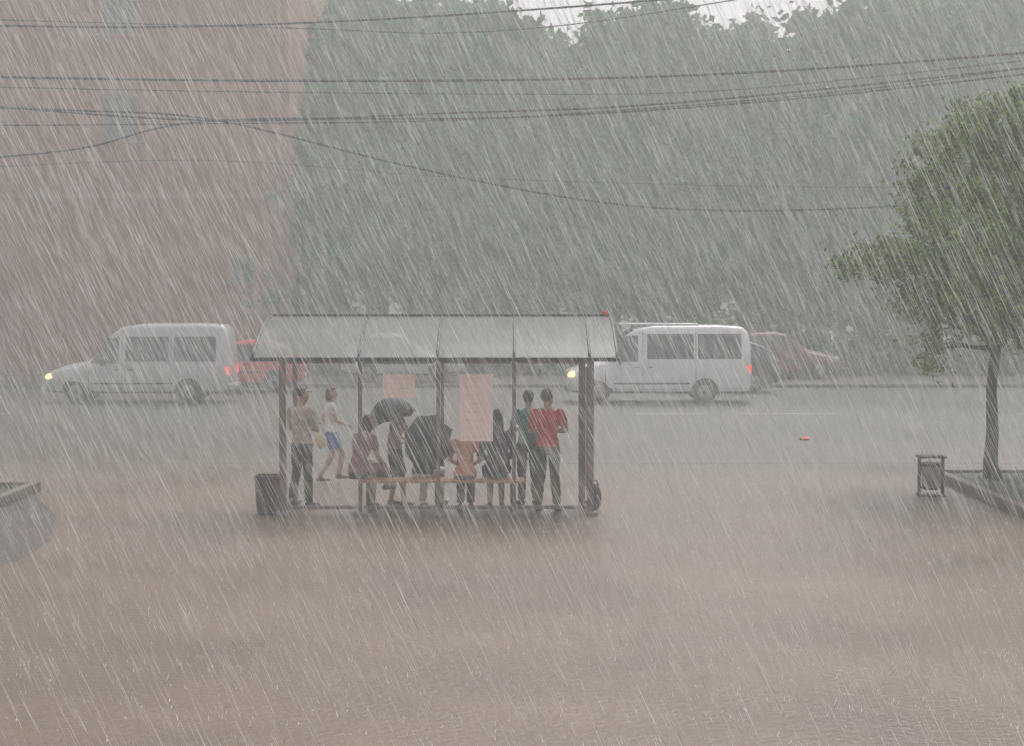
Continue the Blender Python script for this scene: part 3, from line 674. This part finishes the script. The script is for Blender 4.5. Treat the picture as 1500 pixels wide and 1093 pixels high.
    if skirt:
        kl,kr=J['kl'],J['kr']; km=(kl+kr)/2; p=J['pelvis']; seated=(km-p).z>-0.25
        pts=[J['waist']-upp*.03,p+upp*.02]; rad=[(.135,.112),(.178,.135)]
        if seated: pts+=[p+(km-p)*.35+Vector((0,0,-.0)),km+Vector((0,0,-.02)),km+Vector((0,.08,-.16))]; rad+=[(.19,.10),(.19,.09),(.18,.08)]
        else: pts+=[p.lerp(km,.55),p.lerp(km,.98)]; rad+=[(.205,.16),(.235,.19)]
        add_tube(bm,pts,rad,22,7,True,fr=None if seated else (Vector((1,0,0)),Vector((0,1,0))))
    for f_ in list(bm.faces)[nb:]: f_.smooth=True
    mf=bpy.data.meshes.new(name); bm.to_mesh(mf); bm.free()
    for m in MATS: mf.materials.append(m)
    o=bpy.data.objects.new(name,mf); sc=height/1.75; o.scale=(sc,sc,sc); o.rotation_euler=(0,0,heading); o.location=loc
    link(o)
    return o
C_beige=cloth('beige_shirt',(0.42,0.34,0.27)); C_dark=cloth('dark_trousers',(0.018,0.017,0.02)); C_shoe=cloth('black_shoes',(0.02,0.02,0.02)); C_white=cloth('white_top',(0.66,0.62,0.66))
C_blue=cloth('blue_shorts',(0.05,0.14,0.42)); C_pinkf=cloth('floral_cloth',(0.30,0.13,0.14),0.5); C_pink=cloth('pink_top',(0.30,0.14,0.14)); C_orange=cloth('peach_shirt',(0.72,0.30,0.20)); C_jean=cloth('jeans',(0.10,0.11,0.15))
C_check=cloth('dark_jacket',(0.035,0.022,0.032),0.4); C_teal=cloth('teal_shirt',(0.06,0.22,0.22)); C_red=cloth('red_shirt',(0.58,0.015,0.03)); C_olive=cloth('olive_trousers',(0.075,0.068,0.032)); C_lt=cloth('light_trousers',(0.5,0.45,0.42)); C_sand=cloth('sandals',(0.12,0.07,0.05))
fold=dict(el=(-.25,.05,1.14),er=(.25,.05,1.14),wl=(.0,.25,1.20),wr=(-.02,.22,1.13))
def mk(base,**k): d=dict(base); d.update(k); return d
RAD=math.radians
person('standing_man',(WX(441,25.5),25.5,0),RAD(-35),1.80,mk(fold,kl=(-.12,.02,.50),al=(-.17,-.03,.09),tl=(-.2,.13,.03),ar=(.14,.0,.09),tr=(.17,.16,.03)),C_beige,C_dark,C_shoe,M_hairk,'cap',look=RAD(-25),sleeve=.7)
person('walking_woman',(WX(484,28.8),28.8,0),RAD(-75),1.62,dict(kl=(-.09,.22,.54),al=(-.09,.16,.14),tl=(-.09,.32,.08),kr=(.09,.0,.50),ar=(.09,-.22,.12),tr=(.09,-.06,.03),el=(-.24,-.12,1.16),wl=(-.22,.02,.98),er=(.24,.06,1.15),wr=(.20,.24,1.08)),C_white,C_blue,C_sand,M_hairb,'bob',sleeve=.4,trouser=.30,fem=True)
bm=bmesh.new(); add_ell(bm,(0,0,0.0),(.11,.07,.13)); add_tube(bm,[(-.05,0,.1),(0,0,.26),(.05,0,.1)],.008,6)
obj('handbag',bm,cloth('yellow_bag',(0.60,0.47,0.25)),None,True,(WX(469,28.6),28.62,0.72))
SZ=.50
def seat(lean=0.06,spread=.1,feet=.42,**k):
    z=SZ+.10
    d=dict(pelvis=(0,0,z),waist=(0,lean*.3,z+.14),chest=(0,lean,z+.36),neck=(0,lean*1.6,z+.53),head=(0,lean*2.2+.03,z+.68),
      sl=(-.185,lean*1.4,z+.475),sr=(.185,lean*1.4,z+.475),el=(-.24,lean+.08,z+.20),er=(.24,lean+.08,z+.20),wl=(-.12,lean+.30,z+.10),wr=(.12,lean+.30,z+.10),
      hl=(-.09,0.02,z-.02),hr=(.09,0.02,z-.02),kl=(-spread,.43,z-.01),kr=(spread,.43,z-.01),al=(-spread,feet,.09),ar=(spread,feet,.09),tl=(-spread-.03,feet+.16,.03),tr=(spread+.03,feet+.16,.03))
    d.update(k); return d
person('seated_woman',(WX(523,24.95),24.95,0.0),RAD(-40),1.76,seat(.10,.09,.40,kr=(.03,.45,.66),ar=(.0,.60,.35),tr=(.02,.76,.30)),C_pinkf,C_dark,C_sand,M_hairk,'bob',sleeve=.55,trouser=.25,fem=True,skirt=C_pinkf,look=RAD(-20))
person('woman_with_umbrella',(WX(577,25.65),25.65,0),RAD(-70),1.62,dict(chest=(0,.05,1.30),neck=(0,.09,1.46),head=(0,.14,1.61),sl=(-.185,.07,1.40),sr=(.185,.07,1.40),er=(.23,.16,1.18),wr=(.10,.32,1.36),el=(-.24,.08,1.14),wl=(-.15,.28,1.06),kl=(-.1,.05,.5),kr=(.1,.10,.5),ar=(.12,.12,.09),tr=(.13,.28,.03)),C_pink,C_dark,C_sand,M_hairl,'long',sleeve=.55,trouser=.48,fem=True)
person('seated_person',(WX(618,25.1),25.10,0),RAD(-20),1.68,seat(.08,.14,.36),C_dark,C_lt,C_shoe,M_hairk,'short',sleeve=1.5)
person('seated_girl',(WX(681,24.92),24.92,0),RAD(0),1.66,seat(.05,.08,.34),C_orange,C_jean,C_sand,M_hairb,'short',sleeve=.55,fem=True)
person('seated_woman',(WX(729,24.92),24.92,0),RAD(5),1.86,seat(.03,.08,.32),C_check,C_dark,C_sand,M_hairk,'long',sleeve=1.5,trouser=.45,fem=True,skirt=C_check,bulk=1.12)
person('standing_boy',(WX(774,25.75),25.75,0),RAD(15),1.74,mk(fold),C_teal,C_dark,C_shoe,M_hairk,'short',sleeve=.6)
person('standing_man',(WX(802,25.0),25.0,0),RAD(-12),1.80,mk(fold,er=(.26,.03,1.16),wr=(.05,.22,1.14),al=(-.13,-.03,.09),ar=(.14,.02,.09),tr=(.17,.18,.03)),C_red,C_olive,C_shoe,M_hairb,'short',sleeve=.7,look=RAD(-25))

def umbrella(name,apex,axis,R_,m,depth=.26,shaft=.72):
    E=empty(name,apex); q=Vector((0,0,1)).rotation_difference(Vector(axis).normalized()); E.rotation_mode='QUATERNION'; E.rotation_quaternion=q
    bm=bmesh.new(); rings=[]; n=48
    for i in range(1,11):
        t=i/10; ring=[]
        for k in range(n):
            a=k*2*math.pi/n; ph=(k%6)/6; sc=math.sin(ph*math.pi)
            r=R_*math.sin(t*1.25)/math.sin(1.25)*(1-.10*sc*t*t); z=-depth*(1-math.cos(t*1.35))/(1-math.cos(1.35))
            ring.append(bm.verts.new((r*math.cos(a),r*math.sin(a),z+.035*sc*t**3)))
        rings.append(ring)
    top=bm.verts.new((0,0,0))
    for k in range(n):
        bm.faces.new((top,rings[0][k],rings[0][(k+1)%n]))
        for i in range(9): bm.faces.new((rings[i][k],rings[i+1][k],rings[i+1][(k+1)%n],rings[i][(k+1)%n]))
    obj('canopy',bm,m,E,True)
    bm=bmesh.new(); add_tube(bm,[(0,0,.06),(0,0,-shaft)],.006,8); add_tube(bm,[(0,0,-shaft),(0,0,-shaft-.08),(.02,0,-shaft-.12),(.05,0,-shaft-.11)],.013,8)
    for k in range(8):
        a=k*math.pi/4; pts=[]
        for i in range(0,11,2):
            t=i/10; r=R_*math.sin(t*1.25)/math.sin(1.25); z=-depth*(1-math.cos(t*1.35))/(1-math.cos(1.35))-.005; pts.append((r*math.cos(a),r*math.sin(a),z))
        add_tube(bm,pts,.003,5); add_tube(bm,[(0,0,-.33),pts[3]],.003,5)
        e_=Vector(pts[-1]); add_tube(bm,[e_,e_*1.05],.005,5)
    obj('frame',bm,M_black,E,True)
umbrella('umbrella',(WX(566,25.5),25.55,WZ(584,25.5)),(-.30,.25,1),.38,mat('umbrella_grey',(0.045,0.055,0.07),0.6,0.2,3,transl=.15),.32,.60)
umbrella('umbrella',(WX(620,24.7),24.66,WZ(648,24.7)),(-.45,-.85,.10),.43,mat('umbrella_black',(0.018,0.02,0.018),0.6,0.3,3),.15,.30)

# ------------------------------------------------------------ rain: drops through the volume of air, falling along a tilted axis
M_rain=bpy.data.materials.new('rain_water'); M_rain.use_nodes=True
nt=M_rain.node_tree; nt.nodes.remove(nt.nodes['Principled BSDF']); df=nt.nodes.new('ShaderNodeBsdfDiffuse'); df.inputs[0].default_value=(0.77,0.76,0.73,1)
nt.links.new(df.outputs[0],nt.nodes['Material Output'].inputs['Surface'])
RE=empty('rain')
TILT=Matrix.Rotation(-0.44,4,'Y')
TI=np.array(TILT.inverted().to_3x3())
def rain_mesh(name,n,xr,yr,zr,Lr,rr,seed,copy_off):
    R=np.random.default_rng(seed)
    P=np.stack([R.uniform(*xr,n),R.uniform(*yr,n),R.uniform(*zr,n)],1)
    dry=(P[:,0]>-3.8)&(P[:,0]<1.6)&(P[:,1]>24.0)&(P[:,1]<26.3)&(P[:,2]<2.9)
    P=P[~dry]; n=len(P)
    P=P@TI.T
    ang=R.normal(0,0.025,n); yy=R.normal(0,0.025,n)
    d=np.stack([ang,yy,-np.ones(n)],1); d/=np.linalg.norm(d,axis=1)[:,None]
    L=R.uniform(*Lr,n)[:,None]; r=R.uniform(*rr,n)[:,None]
    u=np.array([[1.0,0,0]]); w=np.array([[0,1.0,0]])
    m=P+d*L*0.1
    V_=np.stack([P-d*L*.5,m+u*r,m+(-.5*u+.866*w)*r,m+(-.5*u-.866*w)*r,P+d*L*.5],1).reshape(-1,3)
    f=np.array([[0,1,2],[0,2,3],[0,3,1],[4,2,1],[4,3,2],[4,1,3]])
    Fc=(np.arange(n)[:,None,None]*5+f[None]).reshape(-1,3)
    o=mesh_np(name,V_,Fc,M_rain,RE); o.rotation_euler=TILT.to_euler()
    c=bpy.data.objects.new(name,o.data); c.rotation_euler=o.rotation_euler; c.location=copy_off; link(c,RE)
rain_mesh('near_drops',50000,(-8,8),(6,22),(-0.2,8),(.18,.42),(.0009,.0018),1,(-16.0,0,0))
rain_mesh('far_drops',64000,(-16,16),(22,46),(-0.1,12),(.28,.60),(.0018,.0034),2,(32.0,0,0))
R=np.random.default_rng(4); n=9000
P=np.stack([R.uniform(-12,12,n),R.uniform(9,32,n),np.zeros(n)],1); P=P[~((P[:,0]>-3.6)&(P[:,0]<1.4)&(P[:,1]>24.4)&(P[:,1]<26.2))]; n=len(P)
a=R.uniform(0,6.28,n); sp=R.uniform(0,.03,n); h=R.uniform(.015,.06,n); 
top=P+np.stack([np.cos(a)*sp,np.sin(a)*sp,h],1); w=0.004
V_=np.stack([P+[w,0,0],P+[-w/2,w*.87,0],P+[-w/2,-w*.87,0],top+[0,0,0]],1).reshape(-1,3)
f=np.array([[0,1,3],[1,2,3],[2,0,3]])
mesh_np('splashes',V_,(np.arange(n)[:,None,None]*4+f[None]).reshape(-1,3),M_rain,RE)

# ------------------------------------------------------------ mist: homogeneous scattering rain haze
mm=bpy.data.materials.new('rain_mist'); mm.use_nodes=True; nt=mm.node_tree; nt.nodes.remove(nt.nodes['Principled BSDF'])
vs=nt.nodes.new('ShaderNodeVolumeScatter'); vs.inputs['Color'].default_value=(0.91,0.96,0.90,1); vs.inputs['Density'].default_value=0.0090
nt.links.new(vs.outputs[0],nt.nodes['Material Output'].inputs['Volume'])
bm=bmesh.new(); add_box(bm,(0,50,14),(300,150,34)); obj('mist',bm,mm)

# ------------------------------------------------------------ light
w=bpy.data.worlds.new('World'); scene.world=w; w.use_nodes=True; nt=w.node_tree
sky=nt.nodes.new('ShaderNodeTexSky'); sky.sky_type='NISHITA'; sky.sun_disc=False; sky.sun_elevation=RAD(55); sky.sun_rotation=RAD(20); sky.dust_density=5; sky.air_density=1.5
hs=nt.nodes.new('ShaderNodeHueSaturation'); hs.inputs['Saturation'].default_value=0.04; hs.inputs['Value'].default_value=1.55
nt.links.new(sky.outputs[0],hs.inputs['Color']); bg=nt.nodes['Background']; bg.inputs['Strength'].default_value=0.15
nt.links.new(hs.outputs[0],bg.inputs['Color'])
sl=bpy.data.lights.new('sun','SUN'); sl.energy=1.3; sl.angle=RAD(25); sl.color=(1,.94,.86)
so=bpy.data.objects.new('sun',sl); so.rotation_euler=(RAD(35),0,RAD(-20)+math.pi); link(so)
so.location=(0,0,30)
cam=bpy.data.cameras.new('camera'); cam.sensor_width=36; cam.lens=60; cam.clip_end=5000; cam.clip_start=0.1
co=bpy.data.objects.new('camera',cam); co.location=(0,0,CH); co.rotation_euler=(math.pi/2-math.atan((546.5-HOR)/F),0,0); link(co)
scene.camera=co
